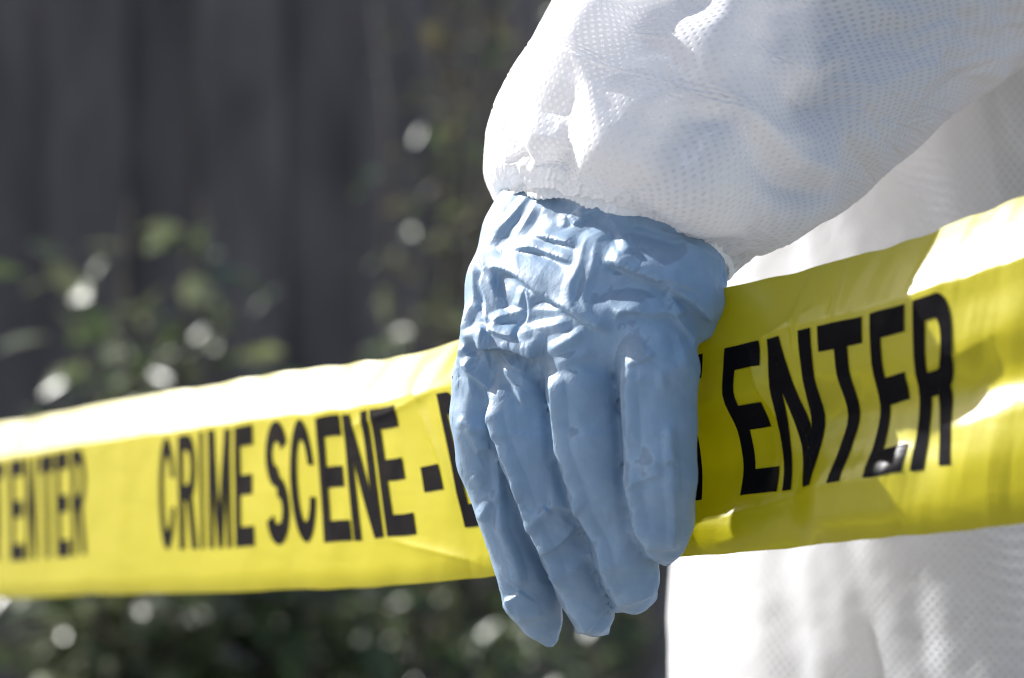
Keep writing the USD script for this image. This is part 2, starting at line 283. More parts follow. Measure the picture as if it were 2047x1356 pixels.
def arc(cx, cy, rx, ry, a0, a1, n=24):
    a = np.radians(np.linspace(a0, a1, n)); return [(cx + rx * math.cos(t), cy + ry * math.sin(t)) for t in a]
def band(outer, inner): return Polygon(outer + inner[::-1])
SV, SB = .30, .165       # stem width, bar height in a unit cell (y up)
def glyph(c):
    R = lambda a, b, c_, d: sbox(a, b, c_, d)
    if c == 'E': return unary_union([R(0, 0, SV, 1), R(0, 0, 1, SB), R(0, 1 - SB, .96, 1), R(0, .43, .90, .43 + SB)])
    if c == 'T': return unary_union([R(.35, 0, .65, 1), R(0, 1 - SB, 1, 1)])
    if c == 'I': return R(0, 0, 1, 1)
    if c == '-': return R(0, 0, 1, 1)
    if c == 'N': return unary_union([R(0, 0, .26, 1), R(.74, 0, 1, 1), Polygon([(0, 1), (.30, 1), (1, 0), (.70, 0)])])
    if c == 'M': return unary_union([R(0, 0, .2, 1), R(.8, 0, 1, 1), Polygon([(0, 1), (.27, 1), (.60, 0), (.40, 0)]), Polygon([(1, 1), (.73, 1), (.40, 0), (.60, 0)])])
    if c == 'D':
        o = [(0, 0)] + arc(.45, .5, .55, .5, -90, 90) + [(0, 1)]; i = [(SV, SB)] + arc(.42, .5, .28, .5 - SB, -90, 90) + [(SV, 1 - SB)]
        return Polygon(o, [i])
    if c == 'O': return Polygon(arc(.5, .5, .5, .5, 0, 360, 49), [arc(.5, .5, .22, .5 - SB, 0, 360, 49)])
    if c == 'R':
        o = [(0, .42)] + arc(.55, .71, .43, .29, -90, 90) + [(0, 1)]; i = [(SV, .42 + SB * .85)] + arc(.52, .71, .17, .29 - SB * .85, -90, 90) + [(SV, 1 - SB * .85)]
        return unary_union([R(0, 0, SV, 1), Polygon(o, [i]), Polygon([(.42, .48), (.74, .48), (1.0, 0), (.68, 0)])])
    if c == 'C':
        ring = Polygon(arc(.5, .5, .5, .5, 0, 360, 49), [arc(.52, .5, .24, .5 - SB, 0, 360, 49)])
        return ring.difference(sbox(.55, .37, 1.2, .63))
    if c == 'S':
        top = Polygon(arc(.5, .735, .49, .265, 20, 270, 30) + arc(.5, .735, .20, .265 - SB * .92, 270, 20, 30))
        bot = Polygon(arc(.5, .272, .49, .272, 200, 450, 30) + arc(.5, .272, .20, .272 - SB * .92, 450, 200, 30))
        mid = Polygon([(.14, .60), (.30, .55), (.50, .46), (.62, .54), (.52, .62), (.30, .66)])
        return unary_union([top, bot, mid]).buffer(.008)
cells = [('D', -152, -130), ('O', -122, -99), ('N', -76, -55), ('O', -50, -28), ('T', -22, 10), ('E', 20, 48), ('N', 52, 74), ('T', 80, 107), ('E', 111, 137), ('R', 142, 171),
         ('C', 317, 350), ('R', 357, 393), ('I', 400, 407), ('M', 417, 462), ('E', 470, 508), ('S', 532, 577), ('C', 581, 630), ('E', 640, 692), ('N', 696, 752), ('E', 758, 814), ('-', 840, 878),
         ('D', 905, 965), ('O', 975, 1045), ('N', 1130, 1205), ('O', 1235, 1315), ('T', 1338, 1414), ('E', 1458, 1535), ('N', 1548, 1630), ('T', 1642, 1728), ('E', 1744, 1818), ('R', 1832, 1915),
         ('C', 2190, 2300), ('R', 2320, 2440), ('I', 2460, 2490)]
VT, VB = .238, .790
for c, p0, p1 in cells:
    g = glyph(c); parts = []
    for q in getattr(g, 'geoms', [g]):
        v, f = trimesh.creation.triangulate_polygon(q.simplify(.001), engine='earcut')
        v3, f3 = trimesh.remesh.subdivide_to_size(np.c_[v, 0 * v[:, 0]], f, .07, max_iter=12)
        parts.append(trimesh.Trimesh(v3, f3, process=True))
    m = trimesh.util.concatenate(parts); v = np.array(m.vertices)
    if c == '-': vv = .575 - (v[:, 1] - .5) * .105
    else: vv = VT + (1 - v[:, 1]) * (VB - VT)
    pts = tape_at(p0 + v[:, 0] * (p1 - p0), vv, 0.00030); f = np.array(m.faces)
    if normals(pts, f)[:, 1].mean() > 0: f = f[:, ::-1]
    obj('dash' if c == '-' else 'letter', (pts, f), INK, tape, smooth=True)

# ------------------------------------------------------------------ person: glove, sleeve, coverall, body
person = thing('person', 'person in white hooded coverall and pale blue glove, one arm hanging over the tape', 'person')
S_ = lambda c, r, n=28: m3.Manifold.sphere(float(r), n).translate([float(q) for q in c])
fingers = {
    'little': [(990, 690, .879, 66), (972, 760, .877, 68), (966, 830, .878, 67), (976, 920, .880, 63), (1010, 1020, .883, 59), (1045, 1120, .888, 60), (1064, 1195, .893, 59), (1082, 1238, .897, 44), (1097, 1272, .900, 22), (1103, 1290, .902, 7)],
    'ring': [(1060, 690, .870, 70), (1052, 800, .868, 73), (1068, 900, .864, 73), (1108, 1010, .865, 70), (1144, 1100, .870, 65), (1170, 1185, .877, 55), (1184, 1226, .881, 46), (1190, 1250, .884, 26)],
    'middle': [(1165, 670, .855, 78), (1176, 780, .850, 84), (1194, 880, .850, 83), (1220, 990, .853, 79), (1246, 1090, .858, 71), (1262, 1160, .864, 57), (1266, 1188, .867, 42)],
    'index': [(1306, 640, .842, 80), (1316, 740, .836, 82), (1318, 850, .835, 75), (1321, 960, .837, 71), (1325, 1040, .841, 64), (1327, 1076, .845, 50), (1330, 1108, .848, 24), (1331, 1128, .849, 7)],
    # slack film standing off the fingertips
    'ring_tip': [(1182, 1222, .881, 44), (1156, 1262, .885, 9)], 'ring_corner': [(1184, 1222, .881, 44), (1212, 1264, .886, 10)],
    'middle_tip': [(1264, 1176, .867, 48), (1228, 1220, .872, 10)], 'middle_corner': [(1266, 1176, .867, 48), (1303, 1192, .869, 16)], 'middle_end': [(1266, 1180, .867, 44), (1270, 1224, .873, 9)],
    'thumb': [(1365, 545, .870, 54), (1410, 570, .888, 38), (1418, 650, .910, 46), (1395, 760, .919, 52), (1370, 870, .921, 50), (1350, 950, .919, 42)]}
palm = [[(1078, 372, .900, 66), (1040, 470, .890, 70), (1006, 570, .884, 68), (990, 690, .878, 68)], [(1130, 372, .892, 72), (1120, 470, .880, 76), (1090, 580, .871, 76), (1058, 705, .868, 70)],
        [(1215, 380, .886, 76), (1205, 470, .872, 80), (1185, 570, .860, 80), (1162, 690, .854, 80)], [(1290, 400, .880, 78), (1290, 490, .866, 80), (1260, 570, .854, 80), (1225, 670, .850, 78)],
        [(1352, 445, .876, 68), (1344, 520, .863, 72), (1318, 590, .849, 78), (1306, 660, .842, 82)], [(1366, 505, .870, 60), (1394, 560, .856, 50), (1388, 610, .848, 52), (1408, 650, .849, 22)],
        [(1150, 430, .905, 70), (1260, 450, .898, 78), (1320, 490, .888, 66)], [(1100, 600, .884, 70), (1220, 600, .878, 72), (1320, 600, .868, 70)]]
GH = 0.0016
glo, ghi = np.array([-.030, .795, .755]), np.array([.092, .950, .968])
gax = [np.arange(glo[k], ghi[k], GH) for k in range(3)]; gsh = tuple(len(q) for q in gax)
def smin(a, b, k):
    h = np.clip(.5 + .5 * (b - a) / k, 0, 1); return b + (a - b) * h - k * h * (1 - h)
def field(chain_, k):
    """distance to a chain of tapering round segments"""
    F = np.full(gsh, .03, np.float32)
    P = [at(*q[:3]) for q in chain_]; R = [q[3] * PX * q[2] for q in chain_]
    for i in range(len(P) - 1):
        lo = np.minimum(P[i], P[i + 1]) - max(R[i], R[i + 1]) - .012; hi = np.maximum(P[i], P[i + 1]) + max(R[i], R[i + 1]) + .012
        sl = tuple(slice(max(0, int((lo[q] - glo[q]) / GH)), max(1, min(gsh[q], int((hi[q] - glo[q]) / GH) + 1))) for q in range(3))
        X, Y, Z = np.meshgrid(*[(gax[q][sl[q]] - P[i][q]).astype(np.float32) for q in range(3)], indexing='ij')
        d = (P[i + 1] - P[i]).astype(np.float32); t = np.clip((X * d[0] + Y * d[1] + Z * d[2]) / float(d @ d), 0, 1)
        D = np.sqrt((X - t * d[0]) ** 2 + (Y - t * d[1]) ** 2 + (Z - t * d[2]) ** 2) - (R[i] + t * (R[i + 1] - R[i]))
        F[sl] = smin(F[sl], D, k)
    return F
PF = None
for c in palm:
    q = field(c, .004); PF = q if PF is None else smin(PF, q, .011)
GF = None
for nme, c in fingers.items():
    q = smin(PF, field(c, .0015), .0035); GF = q if GF is None else smin(GF, q, .0008)
def surface_nets(F, lo, h):
    s = F < 0; nx, ny, nz = F.shape
    def E(ax):
        a = tuple(slice(0, -1) if q == ax else slice(None) for q in range(3)); b = tuple(slice(1, None) if q == ax else slice(None) for q in range(3))
        return a, b
    acc = np.zeros((nx - 1, ny - 1, nz - 1, 3), np.float32); cnt = np.zeros((nx - 1, ny - 1, nz - 1), np.float32); cross = []
    for ax in range(3):
        a, b = E(ax); A_, B_ = F[a], F[b]; m = s[a] != s[b]; cross.append((m, s[a]))
        idx = np.argwhere(m); t = A_[m] / (A_[m] - B_[m]); p = idx.astype(np.float32); p[:, ax] += t
        o = [q for q in range(3) if q != ax]
        for d0 in (0, -1):
            for d1 in (0, -1):
                c = idx.copy(); c[:, o[0]] += d0; c[:, o[1]] += d1; ok = (c >= 0).all(1) & (c < np.array(cnt.shape)).all(1)
                np.add.at(acc, tuple(c[ok].T), p[ok]); np.add.at(cnt, tuple(c[ok].T), 1)
    act = cnt > 0; ids = np.full(cnt.shape, -1); ids[act] = np.arange(act.sum())
    V = acc[act] / cnt[act][:, None] * h + lo; Q = []
    for ax in range(3):
        m, inside = cross[ax]; idx = np.argwhere(m); o = [(ax + 1) % 3, (ax + 2) % 3]; ok = (idx[:, o[0]] > 0) & (idx[:, o[1]] > 0); idx = idx[ok]
        cs = []
        for d0, d1 in ((-1, -1), (0, -1), (0, 0), (-1, 0)):
            c = idx.copy(); c[:, o[0]] += d0; c[:, o[1]] += d1; cs.append(ids[tuple(np.clip(c, 0, np.array(cnt.shape) - 1).T)])
        q = np.stack(cs, 1); fl = ~inside[m][ok]; q[fl] = q[fl][:, ::-1]; Q.append(q[(q >= 0).all(1)])
    return V, np.concatenate(Q)
def to_tm(M):
    q = M.to_mesh(); return trimesh.Trimesh(np.array(q.vert_properties[:, :3]), np.array(q.tri_verts), process=True)

class Relief:
    """A crumple map in millimetres: creases drawn as lines, each with its own flanks, over softly faceted ground."""
    def __init__(s, x0, y0, x1, y1, spacing, jitter, seed, wf=46.0, wr=13.0, edge=4.0, flat=False):
        s.b = (x0, y0, x1, y1); s.seed, s.wf, s.wr, s.edge, s.flat = seed, wf, wr, edge, flat
        r = np.random.default_rng(seed)
        gx_, gy_ = np.meshgrid(np.arange(x0 - spacing, x1 + 2 * spacing, spacing), np.arange(y0 - spacing, y1 + 2 * spacing, spacing))
        g = np.stack([gx_.ravel(), gy_.ravel()], -1) + r.uniform(-.45, .45, (gx_.size, 2)) * spacing
        X, Y = np.meshgrid(np.arange(x0, x1 + 1), np.arange(y0, y1 + 1))
        s.img = np.nan_to_num(LinearNDInterpolator(g, r.normal(0, jitter, len(g)))(X, Y))
        g = g * .45 + np.array([x0, y0]) * .55; g = np.concatenate([g + np.array([dx, dy]) for dx in (0, (x1 - x0) * .46) for dy in (0, (y1 - y0) * .46)])
        s.img += np.nan_to_num(LinearNDInterpolator(g + r.uniform(-1, 1, g.shape), r.normal(0, jitter * .2, len(g)))(X, Y))
    def line(s, pts, h, taper=.3, kind='r', w=None, drop=.4):
        p = np.asarray(pts, float); w = w or (s.wf if kind == 'f' else s.wr)
        seg = np.linalg.norm(np.diff(p, axis=0), axis=1); c = np.r_[0, np.cumsum(seg)]
        if len(p) > 2:
            fx, fy = PchipInterpolator(c, p[:, 0]), PchipInterpolator(c, p[:, 1]); q = np.arange(0, c[-1], 1.0); xy = np.stack([fx(q), fy(q)], -1)
        else:
            q = np.arange(0, c[-1], 1.0); xy = p[0] + (p[1] - p[0]) * (q / c[-1])[:, None]
        t = q / c[-1]; a = np.clip(np.minimum(t, 1 - t) / max(taper, 1e-3), 0, 1); a = h * a * a * (3 - 2 * a)
        d = np.gradient(xy, axis=0); d /= np.linalg.norm(d, axis=1, keepdims=True) + 1e-9
        m = int(4 * w); x0, y0 = int(max(xy[:, 0].min() - m - s.b[0], 0)), int(max(xy[:, 1].min() - m - s.b[1], 0))
        x1, y1 = int(min(xy[:, 0].max() + m - s.b[0], s.img.shape[1])), int(min(xy[:, 1].max() + m - s.b[1], s.img.shape[0]))
        if x1 <= x0 or y1 <= y0: return
        X, Y = np.meshgrid(np.arange(x0, x1) + s.b[0], np.arange(y0, y1) + s.b[1]); P = np.stack([X.ravel(), Y.ravel()], -1)
        dist, k = cKDTree(xy).query(P, distance_upper_bound=m); ok = np.isfinite(dist); k = np.where(ok, k, 0); dist = np.where(ok, dist, 1e6)
        tent = (lambda q: np.clip(1 - dist / (2.0 * q), 0, 1)) if s.flat else (lambda q: np.exp(-dist / q))
        if kind == 'r': out = tent(w) * (.85 if s.flat else 1)
        else:
            e = P - xy[k]; right = d[k, 0] * e[:, 1] - d[k, 1] * e[:, 0] > 0
            out = np.where(right, (1 + drop) * np.exp(-dist / s.edge) - drop * tent(w * 1.1), tent(w))
        s.img[y0:y1, x0:x1] += (a[k] * out * ok).reshape(X.shape)
    def build(s, sigma=1.3): s.img = gaussian_filter(s.img, sigma)
    def __call__(s, px, py):
        return map_coordinates(s.img, [np.clip(py - s.b[1], 0, s.img.shape[0] - 1), np.clip(px - s.b[0], 0, s.img.shape[1] - 1)], order=1)
c1 = lambda *a: [(880 + x / 2.712, 340 + y / 2.712) for x, y in a]
c2 = lambda *a: [(880 + x / 2.0067, 680 + y / 2.0067) for x, y in a]
GR = Relief(860, 330, 1500, 1330, 105, .75, 3, 24., 8., 3.0, True)
L = GR.line
# back of the hand
L(c1((925, 335), (860, 358), (805, 390), (778, 440), (765, 500), (745, 550), (712, 640), (710, 720), (745, 785), (815, 835)), .7, .15, 'r', 8)
L(c1((950, 345), (860, 395), (840, 440), (830, 520), (812, 580), (785, 650), (782, 700), (800, 770), (835, 835)), .6, .15, 'r', 8)
L(c1((505, 358), (600, 382), (690, 410), (770, 440)), 1.6, .3, 'f')
L(c1((385, 445), (430, 432), (500, 432), (600, 465), (670, 490), (745, 515)), 1.7, .25, 'f')
L(c1((258, 545), (300, 533), (350, 545), (410, 570), (460, 605), (560, 672), (640, 725), (720, 775), (820, 838), (930, 885)), 2.0, .12, 'f', 34)
L(c1((260, 560), (290, 640), (345, 755)), 1.0); L(c1((465, 640), (445, 690), (428, 748)), 1.5, .2); L(c1((468, 645), (485, 720), (492, 770), (480, 840), (432, 915)), 1.3, .2, 'f')
L(c1((262, 862), (330, 805), (400, 778), (490, 765)), 1.4, .2); L(c1((495, 770), (560, 765), (640, 762), (720, 775)), .9)
L(c1((262, 862), (215, 885), (115, 918)), 1.3, .2); L(c1((262, 862), (245, 910), (218, 975)), 1.3, .2); L(c1((262, 862), (330, 895), (430, 918)), 1.5, .2, 'f')
L(c1((200, 430), (225, 500), (240, 560), (228, 620), (248, 690), (255, 780), (258, 862)), 1.5, .15, 'f')
L(c1((172, 490), (182, 600), (188, 700), (150, 800), (118, 910)), 1.5, .15); L(c1((190, 712), (215, 770), (250, 840)), .9)
L(c1((212, 978), (250, 962), (320, 962), (400, 972), (470, 985), (545, 1015)), 4.5, .12, 'f')
L(c1((430, 920), (540, 868), (640, 840), (720, 810)), 1.4); L(c1((550, 1010), (640, 960), (740, 900), (820, 850)), 1.2); L(c1((600, 1060), (760, 1010), (860, 960)), .8)
L(c1((520, 95), (440, 195), (350, 290), (265, 345)), 1.0); L(c1((600, 100), (500, 230), (440, 330), (385, 440)), .9); L(c1((650, 110), (580, 200), (540, 260)), .8); L(c1((345, 300), (290, 370), (255, 425)), .8)
L(c1((470, 100), (400, 170), (330, 260)), -.7)
L(c1((690, 245), (675, 330)), .8); L(c1((705, 250), (745, 315)), .9, .2, 'f'); L(c1((760, 280), (810, 250), (890, 228)), 1.1, .2, 'f')
L(c1((905, 258), (940, 300), (975, 350), (1010, 420), (1036, 472)), 1.7, .1); L(c1((880, 270), (925, 330), (990, 420), (1020, 480)), -.3, .1); L(c1((930, 255), (970, 310), (1030, 410), (1055, 465)), -.3, .1)
L(c1((900, 255), (960, 266), (1090, 262)), .7); L(c1((1010, 300), (1100, 318), (1180, 345), (1240, 370), (1345, 392)), 1.4, .2, 'f')
L(c1((1130, 400), (1100, 460)), .8)
L(c1((890, 490), (980, 525), (1080, 565), (1180, 605), (1280, 670), (1390, 745), (1450, 805), (1492, 852)), 3.6, .12, 'f', 38)
L(c1((840, 550), (950, 570), (1060, 590), (1200, 630), (1240, 640)), .8)
L(c1((1360, 388), (1325, 460), (1280, 540), (1240, 640)), 2.2, .1, 'r', 34); L(c1((1240, 640), (1260, 700), (1310, 790)), 1.8, .1)
L(c1((1560, 540), (1500, 700), (1490, 850)), -1.2, .1)
L(c1((935, 860), (990, 775), (1060, 770), (1130, 785), (1240, 772), (1310, 835), (1370, 930), (1390, 1000)), 1.6, .15, 'f')
L(c1((1000, 1065), (1080, 1040), (1170, 985)), 1.0, .25, 'f'); L(c1((1190, 1060), (1205, 1130), (1215, 1210)), .8); L(c1((1285, 830), (1312, 950), (1335, 1110)), 1.1)
L([(1234, 690), (1246, 760), (1251, 850), (1258, 990), (1268, 1040), (1284, 1085), (1312, 1122)], 2.5, .3, 'f', 14)
L([(1092, 735), (1108, 800), (1112, 890), (1132, 955), (1162, 1050), (1196, 1112), (1208, 1180)], 2.4, .1, 'f', 14)
L([(980, 800), (986, 850), (1002, 905), (1032, 980), (1058, 1060), (1088, 1112), (1118, 1190)], 2.4, .1, 'f', 14)
# fingers
L(c2((180, 15), (280, 35), (330, 65)), -.8); L(c2((215, 40), (290, 105), (332, 122), (345, 60)), 1.0, .2, 'f'); L(c2((240, 100), (300, 195), (335, 268)), 1.3, .2, 'f')
L(c2((235, 90), (330, 150), (400, 205)), .9)
L(c2((72, 85), (110, 130), (160, 170), (183, 190), (205, 240), (212, 330), (222, 420)), 1.8, .1, 'f')
L(c2((60, 320), (130, 345), (210, 362)), 1.3, .2); L(c2((100, 345), (150, 395), (165, 420)), 1.0); L(c2((140, 455), (180, 440), (205, 437)), 1.3, .2, 'f'); L(c2((120, 540), (180, 590)), .8)
L(c2((162, 730), (190, 665), (212, 635), (232, 665)), 1.3, .15); L(c2((80, 80), (115, 190), (130, 250)), 1.0)
L(c2((95, 20), (75, 60), (60, 100)), 1.3); L(c2((120, 5), (98, 40), (110, 70), (70, 90)), 1.3); L(c2((150, 10), (125, 60)), -1.0)
L(c2((218, 420), (232, 520), (238, 640), (245, 740), (285, 840), (315, 930), (325, 1000)), 1.8, .1); L(c2((325, 1000), (300, 1025), (262, 1045)), 1.6, .1, 'f')
L(c2((300, 1130), (350, 1120), (420, 1100)), .6, .2, 'f'); L(c2((258, 1045), (275, 1110)), 1.2)
L(c2((222, 355), (290, 380), (370, 392), (440, 390)), .55, .3); L(c2((300, 540), (312, 640), (330, 655)), 1.0); L(c2((312, 640), (345, 660), (352, 700)), -1.0)
L(c2((352, 765), (395, 715), (430, 675)), 1.5, .1); L(c2((430, 672), (480, 672), (520, 690), (560, 712)), 1.4, .15, 'f'); L(c2((398, 850), (450, 838), (490, 815), (555, 735)), 1.4, .15, 'f')
L(c2((415, 900), (470, 950), (590, 860)), .6); L(c2((570, 1180), (610, 1140), (645, 1085)), .9, .2, 'f')
L(c2((468, 375), (540, 385), (620, 385), (690, 372), (745, 350)), .5, .3); 
L(c2((640, 893), (680, 905), (740, 905), (830, 890)), .45, .3); L(c2((645, 945), (700, 1000), (720, 1025)), .9); L(c2((690, 1080), (760, 1058), (830, 1030), (875, 1005)), .7, .12, 'f')
L(c2((720, 1010), (790, 1015), (850, 1000)), .7)
L(c2((757, 605), (790, 575), (850, 550), (905, 540)), .9, .2, 'f'); L(c2((900, 500), (920, 475), (942, 470)), .9, .2, 'f')
L(c2((915, 330), (922, 450), (925, 560), (932, 640), (938, 720), (930, 860)), 1.5, .1); L(c2((770, 480), (840, 500), (900, 490)), .7)
L(c2((800, 825), (850, 838), (920, 838), (970, 825)), .8, .25, 'f'); L(c2((750, 100), (780, 170), (830, 130)), .7)
GR.build(1.0)
gv, gq = surface_nets(GF, glo, GH); gv = gv.astype(float)
alt = (np.arange(len(gq)) % 2).astype(bool)
gf = np.concatenate([gq[~alt][:, [0, 1, 2]], gq[~alt][:, [0, 2, 3]], gq[alt][:, [0, 1, 3]], gq[alt][:, [1, 2, 3]]])
big = trimesh.graph.connected_component_labels(np.concatenate([gf[:, :2], gf[:, 1:]]), node_count=len(gv)); keep = big == np.bincount(big).argmax()
mp = np.cumsum(keep) - 1; gf = mp[gf[keep[gf[:, 0]]]]; gv = gv[keep]
from scipy.sparse import csr_matrix
def edges_of(f): return np.unique(np.sort(np.concatenate([f[:, [0, 1]], f[:, [1, 2]], f[:, [2, 0]]]), 1), axis=0)
def lap_of(e, n):
    W = csr_matrix((np.ones(2 * len(e)), (np.r_[e[:, 0], e[:, 1]], np.r_[e[:, 1], e[:, 0]])), (n, n)); d = np.asarray(W.sum(1)).ravel(); W.data /= np.repeat(d, np.diff(W.indptr)); return W, d
ge = edges_of(gf); W, deg = lap_of(ge, len(gv))
for k in range(8): gv = gv + .5 * (W @ gv - gv); gv = gv - .52 * (W @ gv - gv)
def loosen(v, f, start, ev, eh, iters, bend, cap, pull=.004, floor=-.0004):
    """Loose film over a hand: every edge is a little too long for the hand below, so the film buckles into folds."""
    e = edges_of(f); n = len(v); W, deg = lap_of(e, n); nn = normals(v, f)
    for _ in range(3): nn = nn + (W @ nn - nn) * .7
    nn /= np.maximum(np.linalg.norm(nn, axis=1, keepdims=True), 1e-9)
    d0 = v[e[:, 1]] - v[e[:, 0]]; l0 = np.maximum(np.linalg.norm(d0, axis=1), 1e-7); up = (d0[:, 2] / l0) ** 2
    m = (ev[e[:, 0]] + ev[e[:, 1]]) / 2 * up + (eh[e[:, 0]] + eh[e[:, 1]]) / 2 * (1 - up); L_ = l0 * (1 + m)
    A_ = csr_matrix((np.r_[np.ones(len(e)), -np.ones(len(e))], (np.r_[e[:, 0], e[:, 1]], np.r_[np.arange(len(e)), np.arange(len(e))])), (n, len(e)))
    x = v + nn * start[:, None]
    for it in range(iters):
        d = x[e[:, 1]] - x[e[:, 0]]; l = np.linalg.norm(d, axis=1)
        x = x + (A_ @ (d * ((l - L_) / np.maximum(l, 1e-9))[:, None])) / deg[:, None] * 1.3
        x = x + bend * (W @ x - x)
        o = x - v; h = (o * nn).sum(1); tang = o - nn * h[:, None]
        x = v + tang * (1 - pull) + nn * np.clip(h, floor, cap)[:, None]
    return x
vx, vy = to_px(gv); gn = normals(gv, gf); view = np.array([0, 0, ZC]) - gv; view /= np.linalg.norm(view, axis=1, keepdims=True); face_ = np.clip((gn * view).sum(1), 0, 1)
back_ = np.clip((720 - vy) / 60, 0, 1); tipw = np.clip((1230 - vy) / 120, .1, 1)
DETAIL = 0.95
seed_h = GR(vx, vy) * np.interp(vy, [700, 770], [.98, .98]) * 1e-3 * np.clip(face_ * 2, 0, 1) * .35 + 0.001 * (.35 + .65 * back_) * (meshkit.fbm(gv * 60.0, 2, 4) - .5)
gv = loosen(gv, gf, seed_h, (0.018 + 0.022 * back_) * tipw, (0.008 + 0.016 * back_) * tipw, 45, 0.035, 0.006)
def halve(v, f, k=.12):
    ed = np.sort(np.concatenate([f[:, [0, 1]], f[:, [1, 2]], f[:, [2, 0]]]), 1); u, inv = np.unique(ed, axis=0, return_inverse=True); inv = inv.ravel() + len(v); n = len(f)
    a, b, c = inv[:n], inv[n:2 * n], inv[2 * n:]; W, _ = lap_of(u, len(v)); m = v[u].mean(1)
    m = m + (v[u] - (W @ v)[u]).mean(1) * k                       # midpoints follow the curve, not the chord
    return np.concatenate([v, m]), np.concatenate([np.stack(q, 1) for q in ((f[:, 0], a, c), (a, f[:, 1], b), (c, b, f[:, 2]), (a, b, c))])
gv, gf = halve(gv, gf)
one = np.ones(len(gv)); gv = loosen(gv, gf, .0003 * (meshkit.fbm(gv * 200, 2, 14) - .5), 0.01 * one, 0.006 * one, 40, 0.04, .0012, floor=-.0009)
gv, gf = halve(gv, gf, .1)
vx, vy = to_px(gv); gn = normals(gv, gf); view = np.array([0, 0, ZC]) - gv; view /= np.linalg.norm(view, axis=1, keepdims=True); face_ = np.clip((gn * view).sum(1), 0, 1)
gv = gv + gn * (GR(vx, vy) * np.interp(vy, [700, 770], [.98, .98]) * DETAIL * 1e-3 * np.clip(face_ * 2, 0, 1))[:, None]
ge = edges_of(gf); W, deg = lap_of(ge, len(gv))
for k in range(1): gv = gv + .4 * (W @ gv - gv)
glove = obj('glove', (gv, gf), GLOVE, person, smooth=True)
tag(prim(glove), label='crumpled pale blue nitrile glove')

# sleeve: rings from the cuff up towards the elbow.  (left x, left y, right x, right y, depth of middle, half thickness m, depth difference right-left)
rings = np.array([
    [1004, 402, 1462, 545, .889, .036, -.026], [1000, 392, 1470, 541, .890, .037, -.026], [984, 368, 1505, 520, .891, .044, -.026], [974, 335, 1560, 488, .892, .053, -.022],
    [972, 275, 1625, 455, .894, .060, -.016], [985, 212, 1668, 432, .897, .064, -.010], [1018, 142, 1705, 402, .902, .066, .0], [1060, 72, 1765, 348, .910, .067, .010],
    [1100, 0, 1850, 275, .915, .068, .022], [1135, -70, 1950, 200, .930, .068, .034], [1190, -180, 2090, 100, .950, .068, .046], [1330, -420, 2350, -120, .985, .068, .05], [1480, -700, 2560, -420, 1.02, .066, .05]], float)
tk = np.r_[0, np.cumsum(np.hypot(np.diff(rings[:, :4].mean(1)), np.diff((rings[:, 1] + rings[:, 3]) / 2)))]
tk = np.array([0, .12, .35, .7, 1.2, 1.75, 2.4, 3.1, 3.9, 4.7, 5.9, 8.3, 10.5])
RI = PchipInterpolator(tk, rings)
ts = np.concatenate([np.linspace(0, 4.4, 400), np.linspace(4.42, 10.5, 90)]); th = np.linspace(0, 2 * np.pi, 1200, endpoint=False)
th = th + .35 * np.sin(2 * th) * 0
Rg = RI(ts)
T2, TH = np.meshgrid(ts, th, indexing='ij')
mx, my = (Rg[:, 0] + Rg[:, 2]) / 2, (Rg[:, 1] + Rg[:, 3]) / 2
hx, hy = (Rg[:, 2] - Rg[:, 0]) / 2, (Rg[:, 3] - Rg[:, 1]) / 2
ce, se = np.cos(TH), np.sin(TH)                      # cos=+1 right contour, -1 left contour; sin=+1 towards the viewer
ex = .86
ce, se = np.sign(ce) * np.abs(ce) ** ex, np.sign(se) * np.abs(se) ** ex
dep = Rg[:, 4][:, None] + Rg[:, 6][:, None] * ce * .5 - Rg[:, 5][:, None] * se
# the opening is tipped up towards the viewer, so the near edge of the cuff stands higher than the far one
tip = np.interp(ts, [0, .35, 1.2, 2.4, 4], [-52, -40, -14, 0, 0])[:, None] * se
ax_x, ax_y = np.interp(ts, [0, 4], [.12, .5])[:, None], np.interp(ts, [0, 4], [1, .85])[:, None]
sp = at(mx[:, None] + hx[:, None] * ce - tip * ax_x * .4, my[:, None] + hy[:, None] * ce + tip * ax_y * np.where(se > 0, 1, .6), dep)
sv = sp.reshape(-1, 3); sf = grid_faces(len(ts), len(th), True)
sn = normals(sv, sf)
if (sn * (sv - sp.mean(1, keepdims=True).repeat(len(th), 1).reshape(-1, 3))).sum(1).mean() < 0: sf = sf[:, ::-1]; sn = -sn
SR = Relief(940, -60, 2060, 620, 165, 3.4, 11, 60., 34., 11., True)
L = SR.line
L([(1458, -20), (1452, 60), (1447, 150), (1438, 255)], 8.0, .05, 'r', 48); L([(1438, 255), (1443, 285), (1432, 340), (1415, 400), (1404, 470)], 7.5, .1, 'r', 42)
L([(1400, 60), (1392, 200), (1385, 300)], -1.0); L([(1500, 60), (1500, 200)], -1.5)
L([(1438, 258), (1480, 272), (1540, 308), (1600, 345), (1658, 372)], 8.0, .08, 'f')
L([(1445, 285), (1485, 335), (1530, 378), (1553, 418), (1535, 465), (1495, 515)], 2.8, .12)
L([(1658, 375), (1620, 402), (1590, 432), (1540, 475), (1500, 508)], 4.5, .1, 'f')
L([(1470, 300), (1475, 380), (1490, 440)], -2.0); L([(1500, 310), (1570, 365), (1610, 385)], -2.5)
L([(1150, -20), (1135, 40), (1105, 110), (1068, 175), (1052, 225), (1056, 290), (1072, 335)], 4.0, .1, 'f')
L([(1010, 200), (1005, 260), (1030, 330)], 1.0); L([(1300, -10), (1340, 55), (1370, 112)], 1.6, .3, 'r', 30); L([(1360, 110), (1400, 105), (1440, 98)], 1.5)
